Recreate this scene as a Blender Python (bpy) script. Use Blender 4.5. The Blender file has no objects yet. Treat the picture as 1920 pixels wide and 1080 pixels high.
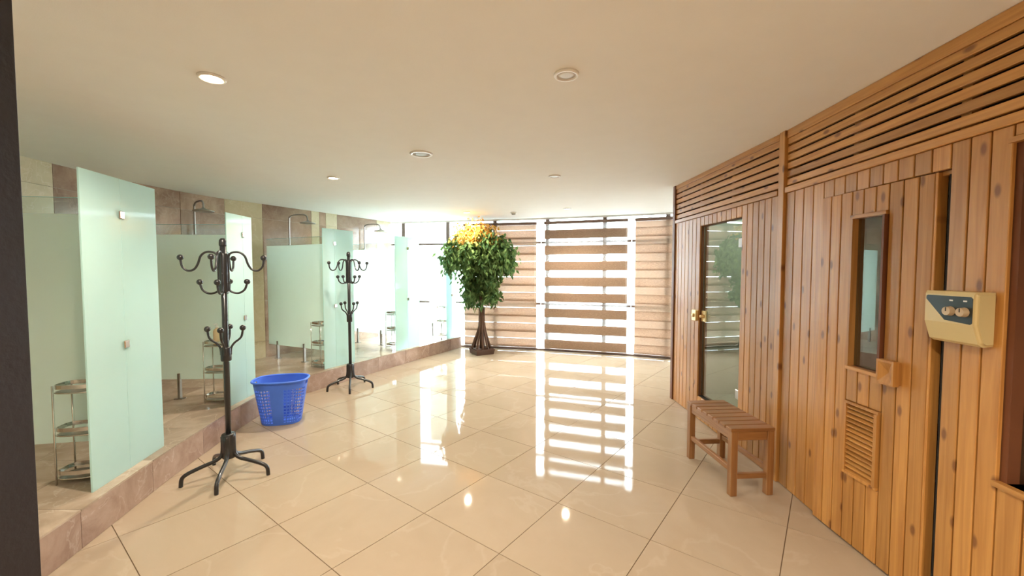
import bpy, bmesh, math, random
from mathutils import Vector, Matrix
random.seed(7)
S = bpy.context.scene
COL = S.collection

# ------------------------------------------------------------------ camera, world, exposure
CAM_H, FPX, HOR = 1.52, 775.0, 506.0
cam_d = bpy.data.cameras.new('camera'); cam = bpy.data.objects.new('camera', cam_d); COL.objects.link(cam)
cam_d.sensor_width = 36.0; cam_d.lens = FPX / 1920 * 36.0; cam_d.clip_start = 0.02; cam_d.clip_end = 300
cam.location = (0, 0, CAM_H)
cam.rotation_euler = (math.radians(90) - math.atan((540 - HOR) / FPX), 0, 0)
S.camera = cam
W = bpy.data.worlds.new('daylight'); S.world = W; W.use_nodes = True
bg = W.node_tree.nodes['Background']; bg.inputs[0].default_value = (0.82, 0.93, 1.0, 1); bg.inputs[1].default_value = 8.2
S.view_settings.view_transform = 'Standard'; S.view_settings.look = 'None'
S.view_settings.gamma = 1.0; S.view_settings.use_curve_mapping = False
S.view_settings.exposure = 1.62
CEIL = 2.485

# ------------------------------------------------------------------ materials
def nt(name):
    m = bpy.data.materials.new(name); m.use_nodes = True
    t = m.node_tree
    return m, t, t.nodes['Principled BSDF'], t.nodes['Material Output']
def N(t, kind, **kw):
    n = t.nodes.new(kind)
    for k, v in kw.items():
        if k.startswith('i_'):
            key = k[2:]
            n.inputs[int(key) if key.isdigit() else key.replace('_', ' ')].default_value = v
        else: setattr(n, k, v)
    return n
def L(t, a, b): t.links.new(a, b)
def c4(c): return (c[0], c[1], c[2], 1)
def plain(name, col, rough=.5, metal=0, spec=.5, bump=0, bscale=60, coat=0, var=.06):
    m, t, p, o = nt(name)
    p.inputs['Roughness'].default_value = rough; p.inputs['Metallic'].default_value = metal
    p.inputs['Specular IOR Level'].default_value = spec; p.inputs['Coat Weight'].default_value = coat
    g = N(t, 'ShaderNodeNewGeometry'); n = N(t, 'ShaderNodeTexNoise', i_Scale=6.0, i_Detail=4.0)
    L(t, g.outputs['Position'], n.inputs['Vector'])
    r = N(t, 'ShaderNodeValToRGB'); r.color_ramp.elements[0].position = .3; r.color_ramp.elements[1].position = .7
    r.color_ramp.elements[0].color = c4([x * (1 - var) for x in col]); r.color_ramp.elements[1].color = c4([min(1, x * (1 + var)) for x in col])
    L(t, n.outputs['Fac'], r.inputs[0]); L(t, r.outputs[0], p.inputs['Base Color'])
    if bump:
        n2 = N(t, 'ShaderNodeTexNoise', i_Scale=bscale, i_Detail=3.0); L(t, g.outputs['Position'], n2.inputs['Vector'])
        b = N(t, 'ShaderNodeBump', i_Strength=bump, i_Distance=.01); L(t, n2.outputs['Fac'], b.inputs['Height']); L(t, b.outputs[0], p.inputs['Normal'])
    return m
def wood(name, axis, dark, light, rough=.38, knots=True, jitter=.35):
    m, t, p, o = nt(name)
    p.inputs['Roughness'].default_value = rough; p.inputs['Coat Weight'].default_value = .25; p.inputs['Coat Roughness'].default_value = .25
    tc = N(t, 'ShaderNodeTexCoord'); oi = N(t, 'ShaderNodeObjectInfo')
    off = N(t, 'ShaderNodeCombineXYZ'); mu = N(t, 'ShaderNodeMath', operation='MULTIPLY', i_1=37.0); L(t, oi.outputs['Random'], mu.inputs[0])
    for i in range(3): L(t, mu.outputs[0], off.inputs[i])
    ad = N(t, 'ShaderNodeVectorMath', operation='ADD'); L(t, tc.outputs['Object'], ad.inputs[0]); L(t, off.outputs[0], ad.inputs[1])
    mp = N(t, 'ShaderNodeMapping'); sc = [34, 34, 34]; sc[axis] = 1.6; mp.inputs['Scale'].default_value = sc
    L(t, ad.outputs[0], mp.inputs['Vector'])
    n = N(t, 'ShaderNodeTexNoise', i_Scale=1.0, i_Detail=5.0, i_Distortion=1.2); L(t, mp.outputs[0], n.inputs['Vector'])
    r = N(t, 'ShaderNodeValToRGB'); r.color_ramp.elements[0].position = .33; r.color_ramp.elements[1].position = .66
    r.color_ramp.elements[0].color = c4(dark); r.color_ramp.elements[1].color = c4(light); L(t, n.outputs['Fac'], r.inputs[0])
    col = r.outputs[0]
    if knots:
        sp = N(t, 'ShaderNodeSeparateXYZ'); L(t, ad.outputs[0], sp.inputs[0]); cb = N(t, 'ShaderNodeCombineXYZ')
        for q, (src, k) in enumerate(((2 - axis if axis != 1 else 0, 5.6), (axis, 2.5))):
            mm = N(t, 'ShaderNodeMath', operation='MULTIPLY', i_1=k); L(t, sp.outputs[src], mm.inputs[0]); L(t, mm.outputs[0], cb.inputs[q])
        v = N(t, 'ShaderNodeTexVoronoi', i_Scale=1.0, i_Randomness=1.0); v.voronoi_dimensions = '2D'; L(t, cb.outputs[0], v.inputs['Vector'])
        kr = N(t, 'ShaderNodeValToRGB'); kr.color_ramp.elements[0].position = .04; kr.color_ramp.elements[1].position = .085
        kr.color_ramp.elements[0].color = (.8, .8, .8, 1); kr.color_ramp.elements[1].color = (0, 0, 0, 1); L(t, v.outputs['Distance'], kr.inputs[0])
        mx = N(t, 'ShaderNodeMixRGB'); mx.inputs[2].default_value = (.17, .06, .02, 1); L(t, kr.outputs[0], mx.inputs[0]); L(t, col, mx.inputs[1]); col = mx.outputs[0]
    hs = N(t, 'ShaderNodeHueSaturation'); mr = N(t, 'ShaderNodeMapRange'); mr.inputs[3].default_value = 1 - jitter * .6; mr.inputs[4].default_value = 1 + jitter * .4
    L(t, oi.outputs['Random'], mr.inputs[0]); L(t, mr.outputs[0], hs.inputs['Value']); L(t, col, hs.inputs['Color']); L(t, hs.outputs[0], p.inputs['Base Color'])
    b = N(t, 'ShaderNodeBump', i_Strength=.12, i_Distance=.004); L(t, n.outputs['Fac'], b.inputs['Height']); L(t, b.outputs[0], p.inputs['Normal'])
    return m
def marble(name, a, b_, vein, rough=.15, scale=2.2, jit=.25, veins=.55):
    m, t, p, o = nt(name)
    p.inputs['Roughness'].default_value = rough
    g = N(t, 'ShaderNodeNewGeometry'); oi = N(t, 'ShaderNodeObjectInfo')
    mu = N(t, 'ShaderNodeMath', operation='MULTIPLY', i_1=23.0); L(t, oi.outputs['Random'], mu.inputs[0])
    ad = N(t, 'ShaderNodeVectorMath', operation='ADD'); L(t, g.outputs['Position'], ad.inputs[0]); L(t, mu.outputs[0], ad.inputs[1])
    n = N(t, 'ShaderNodeTexNoise', i_Scale=scale, i_Detail=8.0, i_Roughness=.65, i_Distortion=.5); L(t, ad.outputs[0], n.inputs['Vector'])
    r = N(t, 'ShaderNodeValToRGB'); r.color_ramp.elements[0].position = .35; r.color_ramp.elements[1].position = .68
    r.color_ramp.elements[0].color = c4(a); r.color_ramp.elements[1].color = c4(b_); L(t, n.outputs['Fac'], r.inputs[0])
    w = N(t, 'ShaderNodeTexNoise', i_Scale=scale * 1.3, i_Detail=6.0, i_Distortion=.6); L(t, ad.outputs[0], w.inputs['Vector'])
    vr = N(t, 'ShaderNodeValToRGB'); e = vr.color_ramp.elements; e[0].position = .485; e[0].color = (0, 0, 0, 1); e[1].position = .515; e[1].color = (0, 0, 0, 1)
    x = vr.color_ramp.elements.new(.5); x.color = (veins, veins, veins, 1)
    L(t, w.outputs['Fac'], vr.inputs[0])
    mx = N(t, 'ShaderNodeMixRGB'); mx.inputs[2].default_value = c4(vein); L(t, vr.outputs[0], mx.inputs[0]); L(t, r.outputs[0], mx.inputs[1])
    hs = N(t, 'ShaderNodeHueSaturation'); mr = N(t, 'ShaderNodeMapRange'); mr.inputs[3].default_value = 1 - jit / 2; mr.inputs[4].default_value = 1 + jit / 2
    L(t, oi.outputs['Random'], mr.inputs[0]); L(t, mr.outputs[0], hs.inputs['Value']); L(t, mx.outputs[0], hs.inputs['Color']); L(t, hs.outputs[0], p.inputs['Base Color'])
    return m
def schlick(t, ior, base=0.0):
    """reflectance that is the same from either side of a thin sheet"""
    f0 = max(base, ((ior - 1) / (ior + 1)) ** 2)
    lw = N(t, 'ShaderNodeLayerWeight', i_Blend=.5); pw = N(t, 'ShaderNodeMath', operation='POWER', i_1=5.0); L(t, lw.outputs['Facing'], pw.inputs[0])
    ma = N(t, 'ShaderNodeMath', operation='MULTIPLY_ADD', i_1=1 - f0, i_2=f0); L(t, pw.outputs[0], ma.inputs[0]); return ma.outputs[0]
def glass(name, tint, refl_ior=1.5, rough=0.0, clear=1.0, base=0.0):
    # thin sheet: transparent film mixed with a mirror by Fresnel
    m, t, p, o = nt(name); t.nodes.remove(p)
    tr = N(t, 'ShaderNodeBsdfTransparent'); tr.inputs[0].default_value = c4(tint)
    gl = N(t, 'ShaderNodeBsdfGlossy'); gl.inputs['Roughness'].default_value = rough
    f = schlick(t, refl_ior, base)
    mx = N(t, 'ShaderNodeMixShader'); L(t, f, mx.inputs[0]); L(t, tr.outputs[0], mx.inputs[1]); L(t, gl.outputs[0], mx.inputs[2])
    L(t, mx.outputs[0], o.inputs[0])
    return m
def frosted(name, col, see=.1, trans=.55, refl=1.35):
    m, t, p, o = nt(name); t.nodes.remove(p)
    g = N(t, 'ShaderNodeNewGeometry'); n = N(t, 'ShaderNodeTexNoise', i_Scale=3.0, i_Detail=3.0); L(t, g.outputs['Position'], n.inputs['Vector'])
    r = N(t, 'ShaderNodeValToRGB'); r.color_ramp.elements[0].color = c4([x * .95 for x in col]); r.color_ramp.elements[1].color = c4(col); L(t, n.outputs['Fac'], r.inputs[0])
    d = N(t, 'ShaderNodeBsdfDiffuse'); L(t, r.outputs[0], d.inputs[0])
    tl = N(t, 'ShaderNodeBsdfTranslucent'); L(t, r.outputs[0], tl.inputs[0])
    m1 = N(t, 'ShaderNodeMixShader', i_0=trans); L(t, d.outputs[0], m1.inputs[1]); L(t, tl.outputs[0], m1.inputs[2])
    tr = N(t, 'ShaderNodeBsdfTransparent'); tr.inputs[0].default_value = c4(col)
    m2 = N(t, 'ShaderNodeMixShader', i_0=see); L(t, m1.outputs[0], m2.inputs[1]); L(t, tr.outputs[0], m2.inputs[2])
    gl = N(t, 'ShaderNodeBsdfGlossy'); gl.inputs['Roughness'].default_value = .08
    m3 = N(t, 'ShaderNodeMixShader'); L(t, schlick(t, refl), m3.inputs[0]); L(t, m2.outputs[0], m3.inputs[1]); L(t, gl.outputs[0], m3.inputs[2])
    L(t, m3.outputs[0], o.inputs[0])
    return m
def cloth(name, col, trans=.5, see=0.0, scale=(3, 3, 60)):
    m, t, p, o = nt(name); t.nodes.remove(p)
    tc = N(t, 'ShaderNodeNewGeometry'); mp = N(t, 'ShaderNodeMapping'); mp.inputs['Scale'].default_value = scale; L(t, tc.outputs['Position'], mp.inputs[0])
    n = N(t, 'ShaderNodeTexNoise', i_Scale=6.0, i_Detail=4.0); L(t, mp.outputs[0], n.inputs['Vector'])
    r = N(t, 'ShaderNodeValToRGB'); r.color_ramp.elements[0].position = .3; r.color_ramp.elements[1].position = .7
    r.color_ramp.elements[0].color = c4([x * .78 for x in col]); r.color_ramp.elements[1].color = c4([min(1, x * 1.15) for x in col]); L(t, n.outputs['Fac'], r.inputs[0])
    d = N(t, 'ShaderNodeBsdfDiffuse'); L(t, r.outputs[0], d.inputs[0]); tl = N(t, 'ShaderNodeBsdfTranslucent'); L(t, r.outputs[0], tl.inputs[0])
    m1 = N(t, 'ShaderNodeMixShader', i_0=trans); L(t, d.outputs[0], m1.inputs[1]); L(t, tl.outputs[0], m1.inputs[2])
    out = m1.outputs[0]
    if see:
        tr = N(t, 'ShaderNodeBsdfTransparent'); m2 = N(t, 'ShaderNodeMixShader', i_0=see); L(t, out, m2.inputs[1]); L(t, tr.outputs[0], m2.inputs[2]); out = m2.outputs[0]
    L(t, out, o.inputs[0])
    return m
def emit(name, col, s):
    m, t, p, o = nt(name); t.nodes.remove(p)
    e = N(t, 'ShaderNodeEmission'); e.inputs[0].default_value = c4(col); e.inputs[1].default_value = s; L(t, e.outputs[0], o.inputs[0])
    return m
M = {}
DK, LT = (.45, .20, .048), (.60, .30, .082)
M['pine_z'] = wood('pine_vertical', 2, DK, LT); M['pine_x'] = wood('pine_horizontal', 0, DK, LT)
BD, BL = (.25, .11, .036), (.36, .175, .062)
M['bench_x'] = wood('bench_wood_x', 0, BD, BL, knots=False, jitter=.15); M['bench_y'] = wood('bench_wood_y', 1, BD, BL, knots=False, jitter=.15); M['bench_z'] = wood('bench_wood_z', 2, BD, BL, knots=False, jitter=.15)
M['groove'] = plain('dark_groove_wood', (.13, .05, .018), .7)
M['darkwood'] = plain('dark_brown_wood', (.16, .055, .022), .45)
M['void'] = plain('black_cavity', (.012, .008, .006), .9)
M['jamb'] = plain('dark_door_frame', (.016, .012, .014), .6, bump=.2)
M['tile'] = marble('polished_cream_tile', (.41, .325, .235), (.455, .365, .27), (.51, .42, .325), rough=.045, scale=1.1, jit=.05, veins=.3)
M['grout'] = plain('brown_grout', (.18, .12, .07), .8)
M['riser'] = marble('brown_grey_marble', (.29, .19, .145), (.47, .345, .275), (.64, .53, .45), rough=.2, scale=3.5, veins=.3)
M['brown'] = marble('brown_marble_wall', (.27, .165, .11), (.46, .33, .235), (.62, .5, .4), rough=.15, scale=3.0, veins=.2)
M['cream'] = marble('cream_stone_wall', (.56, .48, .31), (.66, .58, .41), (.72, .64, .5), rough=.2, scale=4.0, jit=.1)
M['plat'] = marble('shower_floor_marble', (.33, .25, .185), (.50, .40, .31), (.55, .46, .37), rough=.22, scale=3.0)
M['paint'] = plain('warm_white_paint', (.86, .845, .81), .85, bump=.05, bscale=200, var=.01)
M['wallpaint'] = plain('beige_wall_paint', (.68, .60, .48), .85, var=.02)
M['steam'] = plain('steam_room_tile', (.58, .60, .54), .35)
M['frost'] = frosted('frosted_aqua_glass', (.75, .97, .95), see=.06, trans=.5)
M['frost2'] = frosted('frosted_partition_glass', (.88, .95, .89), see=.16, trans=.6)
M['clear'] = glass('clear_shower_glass', (.93, .98, .96), 1.45)
M['pane'] = glass('window_glass', (.95, .98, .98), 1.4)
M['doorglass'] = glass('dark_reflective_glass', (.62, .70, .67), 1.9, base=.24)
M['edge'] = plain('glass_edge', (.45, .72, .66), .2)
M['alu'] = plain('bronze_aluminium', (.20, .15, .13), .45, .3)
M['chrome'] = plain('chrome', (.72, .70, .66), .16, 1.0)
M['steel'] = plain('satin_steel', (.38, .36, .33), .3, 1.0)
M['black'] = plain('black_enamel', (.014, .015, .018), .32, coat=.4)
M['blue'] = plain('blue_plastic', (.07, .19, .80), .38)
M['blind'] = cloth('brown_blind_fabric', (.55, .41, .315), .38, see=.05, scale=(6, 6, 34))
M['sheer'] = cloth('white_sheer_fabric', (.9, .9, .88), .5, see=.85)
M['rail'] = plain('brown_blind_rail', (.19, .12, .09), .5)
M['white'] = plain('white_plastic', (.82, .80, .76), .4)
M['greyg'] = plain('grey_grille', (.45, .44, .41), .5)
M['lamp'] = emit('warm_lamp_lens', (1.0, .72, .42), 30.0)
M['lampw'] = emit('pale_lamp_lens', (1.0, .88, .62), 12.0)
M['off'] = plain('unlit_lamp_lens', (.7, .68, .64), .25)
M['cream_pl'] = plain('cream_plastic', (.66, .53, .27), .38, var=.02)
M['panel'] = plain('black_panel', (.015, .022, .022), .3)
M['knob'] = plain('beige_knob', (.55, .42, .27), .35)
M['brass'] = plain('brass', (.82, .66, .38), .38, 1.0)
M['bark'] = plain('brown_bark', (.10, .055, .038), .8, bump=.6, bscale=40, var=.3)
M['pot'] = plain('dark_brown_pot', (.11, .06, .045), .6)
def leafmat(name, a, b_):
    m, t, p, o = nt(name); t.nodes.remove(p)
    g = N(t, 'ShaderNodeNewGeometry'); n = N(t, 'ShaderNodeTexNoise', i_Scale=9.0, i_Detail=2.0); L(t, g.outputs['Position'], n.inputs['Vector'])
    r = N(t, 'ShaderNodeValToRGB'); r.color_ramp.elements[0].position = .35; r.color_ramp.elements[1].position = .65; r.color_ramp.elements[0].color = c4(a); r.color_ramp.elements[1].color = c4(b_); L(t, n.outputs['Fac'], r.inputs[0])
    d = N(t, 'ShaderNodeBsdfDiffuse'); L(t, r.outputs[0], d.inputs[0]); tl = N(t, 'ShaderNodeBsdfTranslucent'); L(t, r.outputs[0], tl.inputs[0])
    m1 = N(t, 'ShaderNodeMixShader', i_0=.4); L(t, d.outputs[0], m1.inputs[1]); L(t, tl.outputs[0], m1.inputs[2]); L(t, m1.outputs[0], o.inputs[0])
    return m
M['leaf'] = leafmat('green_leaf', (.06, .13, .055), (.20, .31, .11)); M['orange'] = leafmat('orange_leaf', (.62, .33, .07), (.85, .58, .18))
M['soap'] = plain('beige_bottle', (.72, .55, .33), .35)
M['grey'] = plain('pale_concrete', (.33, .33, .32), .9)
M['tile'].node_tree.nodes['Principled BSDF'].inputs['Specular IOR Level'].default_value = .12

# ------------------------------------------------------------------ mesh helpers
def link(name, me, mat, parent=None):
    o = bpy.data.objects.new(name, me); COL.objects.link(o)
    if mat is not None and not me.materials: me.materials.append(M[mat])
    if parent: o.parent = parent
    return o
def mk(name, bm, mat, parent=None, smooth=False):
    me = bpy.data.meshes.new(name); bmesh.ops.recalc_face_normals(bm, faces=bm.faces); bm.to_mesh(me); bm.free()
    if smooth:
        for f in me.polygons: f.use_smooth = True
    return link(name, me, mat, parent)
def box(bm, x0, x1, y0, y1, z0, z1, bev=0):
    vs = [bm.verts.new((x, y, z)) for z in (z0, z1) for y in (y0, y1) for x in (x0, x1)]
    fs = [bm.faces.new([vs[i] for i in f]) for f in ((0, 2, 3, 1), (4, 5, 7, 6), (0, 1, 5, 4), (2, 6, 7, 3), (0, 4, 6, 2), (1, 3, 7, 5))]
    if bev:
        es = list({e for f in fs for e in f.edges})
        bmesh.ops.bevel(bm, geom=es, offset=bev, segments=1, affect='EDGES')
    return vs
def B(name, x0, x1, y0, y1, z0, z1, mat, parent=None, bev=0):
    bm = bmesh.new(); box(bm, min(x0, x1), max(x0, x1), min(y0, y1), max(y0, y1), z0, z1, bev); return mk(name, bm, mat, parent)
def prism(bm, pts, z0, z1):
    a = [bm.verts.new((p[0], p[1], z0)) for p in pts]; b = [bm.verts.new((p[0], p[1], z1)) for p in pts]; n = len(pts)
    bm.faces.new(a[::-1]); bm.faces.new(b)
    for i in range(n): bm.faces.new((a[i], a[(i + 1) % n], b[(i + 1) % n], b[i]))
def cyl(bm, c, r, z0, z1, seg=20, r1=None, axis='z'):
    r1 = r if r1 is None else r1
    def P(rr, i, h):
        a = 2 * math.pi * i / seg; u, v = rr * math.cos(a), rr * math.sin(a)
        return {'z': (c[0] + u, c[1] + v, h), 'y': (c[0] + u, h, c[1] + v), 'x': (h, c[0] + u, c[1] + v)}[axis]
    a = [bm.verts.new(P(r, i, z0)) for i in range(seg)]; b = [bm.verts.new(P(r1, i, z1)) for i in range(seg)]
    bm.faces.new(a[::-1]); bm.faces.new(b)
    for i in range(seg): bm.faces.new((a[i], a[(i + 1) % seg], b[(i + 1) % seg], b[i]))
def lathe(bm, prof, c=(0, 0, 0), seg=24):
    rings = []
    for r, z in prof: rings.append([bm.verts.new((c[0] + max(r, 1e-4) * math.cos(2 * math.pi * i / seg), c[1] + max(r, 1e-4) * math.sin(2 * math.pi * i / seg), c[2] + z)) for i in range(seg)])
    for a, b in zip(rings, rings[1:]):
        for i in range(seg): bm.faces.new((a[i], a[(i + 1) % seg], b[(i + 1) % seg], b[i]))
    bm.faces.new(rings[0][::-1]); bm.faces.new(rings[-1])
def crom(pts, n=6):
    P = [Vector(p) for p in pts]; out = []
    for i in range(len(P) - 1):
        p0 = P[max(i - 1, 0)]; p1 = P[i]; p2 = P[i + 1]; p3 = P[min(i + 2, len(P) - 1)]
        for k in range(n):
            s = k / n
            out.append(.5 * ((2 * p1) + (p2 - p0) * s + (2 * p0 - 5 * p1 + 4 * p2 - p3) * s * s + (3 * p1 - p0 - 3 * p2 + p3) * s ** 3))
    out.append(P[-1]); return out
def tube(bm, pts, r, seg=8, closed=False, rads=None):
    P = [Vector(p) for p in pts]; n = len(P); rings = []; prev = None
    for i in range(n):
        d = (P[(i + 1) % n] - P[i - 1]) if closed else (P[min(i + 1, n - 1)] - P[max(i - 1, 0)])
        d.normalize()
        if prev is None: a = d.orthogonal().normalized()
        else:
            a = prev - d * prev.dot(d); a = a.normalized() if a.length > 1e-6 else d.orthogonal().normalized()
        prev = a; b = d.cross(a); rr = rads[i] if rads else r
        rings.append([bm.verts.new(P[i] + rr * (math.cos(2 * math.pi * k / seg) * a + math.sin(2 * math.pi * k / seg) * b)) for k in range(seg)])
    pr = list(zip(rings, rings[1:])) + ([(rings[-1], rings[0])] if closed else [])
    for a, b in pr:
        for k in range(seg): bm.faces.new((a[k], a[(k + 1) % seg], b[(k + 1) % seg], b[k]))
    if not closed: bm.faces.new(rings[0][::-1]); bm.faces.new(rings[-1])
def sphere(bm, c, r, u=12, v=8):
    bmesh.ops.create_uvsphere(bm, u_segments=u, v_segments=v, radius=r, matrix=Matrix.Translation(c))
def T(name, pts_r, parent, mat, r=.01, seg=8, closed=False, rads=None):
    bm = bmesh.new(); tube(bm, pts_r, r, seg, closed, rads); return mk(name, bm, mat, parent, True)
def tag(o, label, cat, group=None):
    o['label'] = label; o['category'] = cat
    if group: o['group'] = group
    return o
def struct(o, label=None):
    o['kind'] = 'structure'
    if label: o['label'] = label
    return o
def thing(name, loc, rz, label, cat, group=None):
    o = bpy.data.objects.new(name, None); COL.objects.link(o); o.location = loc; o.rotation_euler = (0, 0, rz); o.empty_display_size = .1
    return tag(o, label, cat, group)
def copy_tree(o, parent=None):
    c = o.copy(); COL.objects.link(c); c.parent = parent
    for ch in list(o.children): copy_tree(ch, c)
    return c
def G(px, py, h=0.0):
    """a photo pixel to the point where its ray meets the horizontal plane at height h"""
    th = math.atan((540 - HOR) / FPX); dx = (px - 960) / FPX; dz = -(py - 540) / FPX
    y = math.cos(th) + dz * math.sin(th); z = -math.sin(th) + dz * math.cos(th)
    s = (h - CAM_H) / z
    return (dx * s, y * s)

# ------------------------------------------------------------------ plan of the place
def interp(tab):
    def f(y):
        if y <= tab[0][0]: a, b = tab[0], tab[1]
        elif y >= tab[-1][0]: a, b = tab[-2], tab[-1]
        else:
            i = max(k for k in range(len(tab) - 1) if tab[k][0] <= y); a, b = tab[i], tab[i + 1]
        return a[1] + (b[1] - a[1]) * (y - a[0]) / (b[0] - a[0])
    return f
curb_x = interp([(1.0, -2.13), (2.07, -2.32), (2.94, -2.49), (3.84, -2.61), (4.5, -2.64), (5.0, -2.54), (6.0, -2.06), (6.85, -1.64), (8.1, -.97), (8.4, -.8)])
back_x = interp([(1.0, -3.98), (2.2, -4.06), (3.4, -4.14), (4.2, -4.2), (4.9, -4.16), (5.65, -3.93), (6.1, -3.66), (7.05, -3.16), (8.45, -2.44)])
def solve(fx, px, lo=.8, hi=9.0):
    k = (px - 960) / FPX
    for _ in range(60):
        m = (lo + hi) / 2
        if fx(m) - k * m < 0: lo = m
        else: hi = m
    return (lo + hi) / 2
FAC = [(-2.5, 8.45), (-1.05, 8.12), (.54, 7.76), (2.086, 7.24), (2.76, 6.95), (4.3, 6.22)]
XR = 4.3
PLAT = .22

# ------------------------------------------------------------------ floor: slab and diagonal polished tiles
def facade_y(x): return interp(FAC)(x)
bm = bmesh.new()
poly = [(-4.6, -2.7), (XR + .2, -2.7), (XR + .2, 6.2)] + [(x, y + .1) for x, y in FAC[::-1]] + [(-4.6, 8.9)]
prism(bm, poly, -.12, -.004); floor = struct(mk('floor', bm, 'grout'), 'cream polished floor laid diagonally')
def clip(poly, a, b):
    out = []; nx, ny = (b[1] - a[1]), -(b[0] - a[0])          # keep the room side of a facade line
    side = lambda p: (p[0] - a[0]) * nx + (p[1] - a[1]) * ny
    for i in range(len(poly)):
        p, q = poly[i], poly[(i + 1) % len(poly)]; sp, sq = side(p), side(q)
        if sp >= 0: out.append(p)
        if sp * sq < 0: s = sp / (sp - sq); out.append((p[0] + (q[0] - p[0]) * s, p[1] + (q[1] - p[1]) * s))
    return out
ang = math.atan2(592, 775); eb = (math.sin(ang), math.cos(ang)); ea = (math.cos(ang), -math.sin(ang)); TS = .605
o0 = G(936, 1038)
tile_me = None
for i in range(-16, 17):
    for j in range(-16, 17):
        cx = o0[0] + (i + .5) * TS * ea[0] + (j + .5) * TS * eb[0]; cy = o0[1] + (i + .5) * TS * ea[1] + (j + .5) * TS * eb[1]
        if cy < -2.5 or cx > XR - .3 or cx < -2.2 and cy < .6: continue
        if cx < curb_x(cy) - .38: continue
        if cx > 2.45 and cy < 4.4: continue
        h = TS / 2 - .0022
        pts = [(cx + s * h * ea[0] + u * h * eb[0], cy + s * h * ea[1] + u * h * eb[1]) for s, u in ((-1, -1), (1, -1), (1, 1), (-1, 1))]
        full = pts; q = pts
        for a, b in zip(FAC, FAC[1:]): q = clip(q, a, b) if q else q
        if len(q) < 3: continue
        if q == full or len(q) == 4 and all(abs(u[0] - v[0]) + abs(u[1] - v[1]) < 1e-9 for u, v in zip(q, full)):
            if tile_me is None:
                bm = bmesh.new(); prism(bm, [(s * h * ea[0] + u * h * eb[0], s * h * ea[1] + u * h * eb[1]) for s, u in ((-1, -1), (1, -1), (1, 1), (-1, 1))], -.004, 0)
                o = mk('floor_tile', bm, 'tile', floor); tile_me = o.data
            else: o = link('floor_tile', tile_me, None, floor)
            o.location = (cx, cy, 0)
        else:
            bm = bmesh.new(); prism(bm, q, -.004, 0); mk('floor_tile', bm, 'tile', floor)

# unseen ground added outside the glass front, cutting skylight from below
bm = bmesh.new(); prism(bm, [(-14, 9.6), (-14, 30), (20, 30), (20, 5.2), (6, 5.2)] + [(x, y + .102) for x, y in FAC[::-1]] + [(-4.6, 9.6)], -.2, -.06)
struct(mk('floor_added_ground', bm, 'grey'), 'pale unseen ground added outside the glass front')
# ------------------------------------------------------------------ ceiling and outer walls
bm = bmesh.new()
prism(bm, [(-4.6, -2.7), (XR + .2, -2.7), (XR + .2, 6.2)] + [(x, y + .1) for x, y in FAC[::-1]] + [(-2.62, 8.55), (-4.6, 5.4)], CEIL, CEIL + .15)
struct(mk('ceiling', bm, 'paint'), 'plain warm white ceiling')
struct(B('wall_rear', -2.2, 2.0, -2.7, -2.55, 0, CEIL, 'wallpaint'), 'beige wall behind the viewer')
struct(B('wall_right_far', XR, XR + .15, 3.0, 6.2, 0, CEIL, 'wallpaint'), 'beige wall beyond the sauna')
# near left: dark door frame post and the short wall it closes
struct(B('wall_left_near', -4.2, -1.40, .86, 1.0, 0, CEIL, 'wallpaint'), 'short wall beside the dark door frame')
struct(B('wall_left_entry', -2.2, -2.05, -2.55, .86, 0, CEIL, 'wallpaint'), 'beige entry wall')
jm = struct(B('door_3', -1.40, -1.195, .84, 1.02, 0, CEIL, 'jamb', bev=.004), 'black brown door frame post at the left edge')
B('door_stop', -1.30, -1.27, .815, .84, 0, CEIL - .01, 'jamb', jm)

# shower back wall: backing and stone tiles
def strip(bm, fx, d0, d1, ys, z0, z1):
    """upright slab that follows x=fx(y) between offsets d0 and d1 along x"""
    pts = [(fx(y) + d0, y) for y in ys] + [(fx(y) + d1, y) for y in ys[::-1]]
    prism(bm, pts, z0, z1)
ys = [1.0 + .15 * k for k in range(50) if 1.0 + .15 * k < 8.43] + [8.43]
bm = bmesh.new(); strip(bm, back_x, -.2, -.012, ys, 0, CEIL); wl = struct(mk('wall_left', bm, 'wallpaint'), 'shower back wall of brown and cream stone')
bnd = [(-80, 'cream'), (108, 'brown'), (187, 'cream'), (255, 'brown'), (425, 'cream'), (495, 'brown'), (586, 'cream'), (601, 'brown'), (613, 'cream'), (634, 'brown'), (708, 'cream'), (747, None)]
yb = [(1.02, 'cream')] + [(solve(back_x, p), c) for p, c in bnd[1:]]
yb[-1] = (8.42, None)
rows = [.0, .47, 1.07, 1.67, 2.27, CEIL]
for (y0, c), (y1, _) in zip(yb, yb[1:]):
    n = max(1, round((y1 - y0) / .6)); 
    for k in range(n):
        a = y0 + (y1 - y0) * k / n + .002; b = y0 + (y1 - y0) * (k + 1) / n - .002
        for z0, z1 in zip(rows, rows[1:]):
            zz = max(z0, PLAT)
            bm = bmesh.new(); pts = [(back_x(a) - .012, a), (back_x(a), a), (back_x(b), b), (back_x(b) - .012, b)]
            prism(bm, pts, zz + .0015, z1 - .0015); mk('wall_tile', bm, c, wl)

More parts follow.
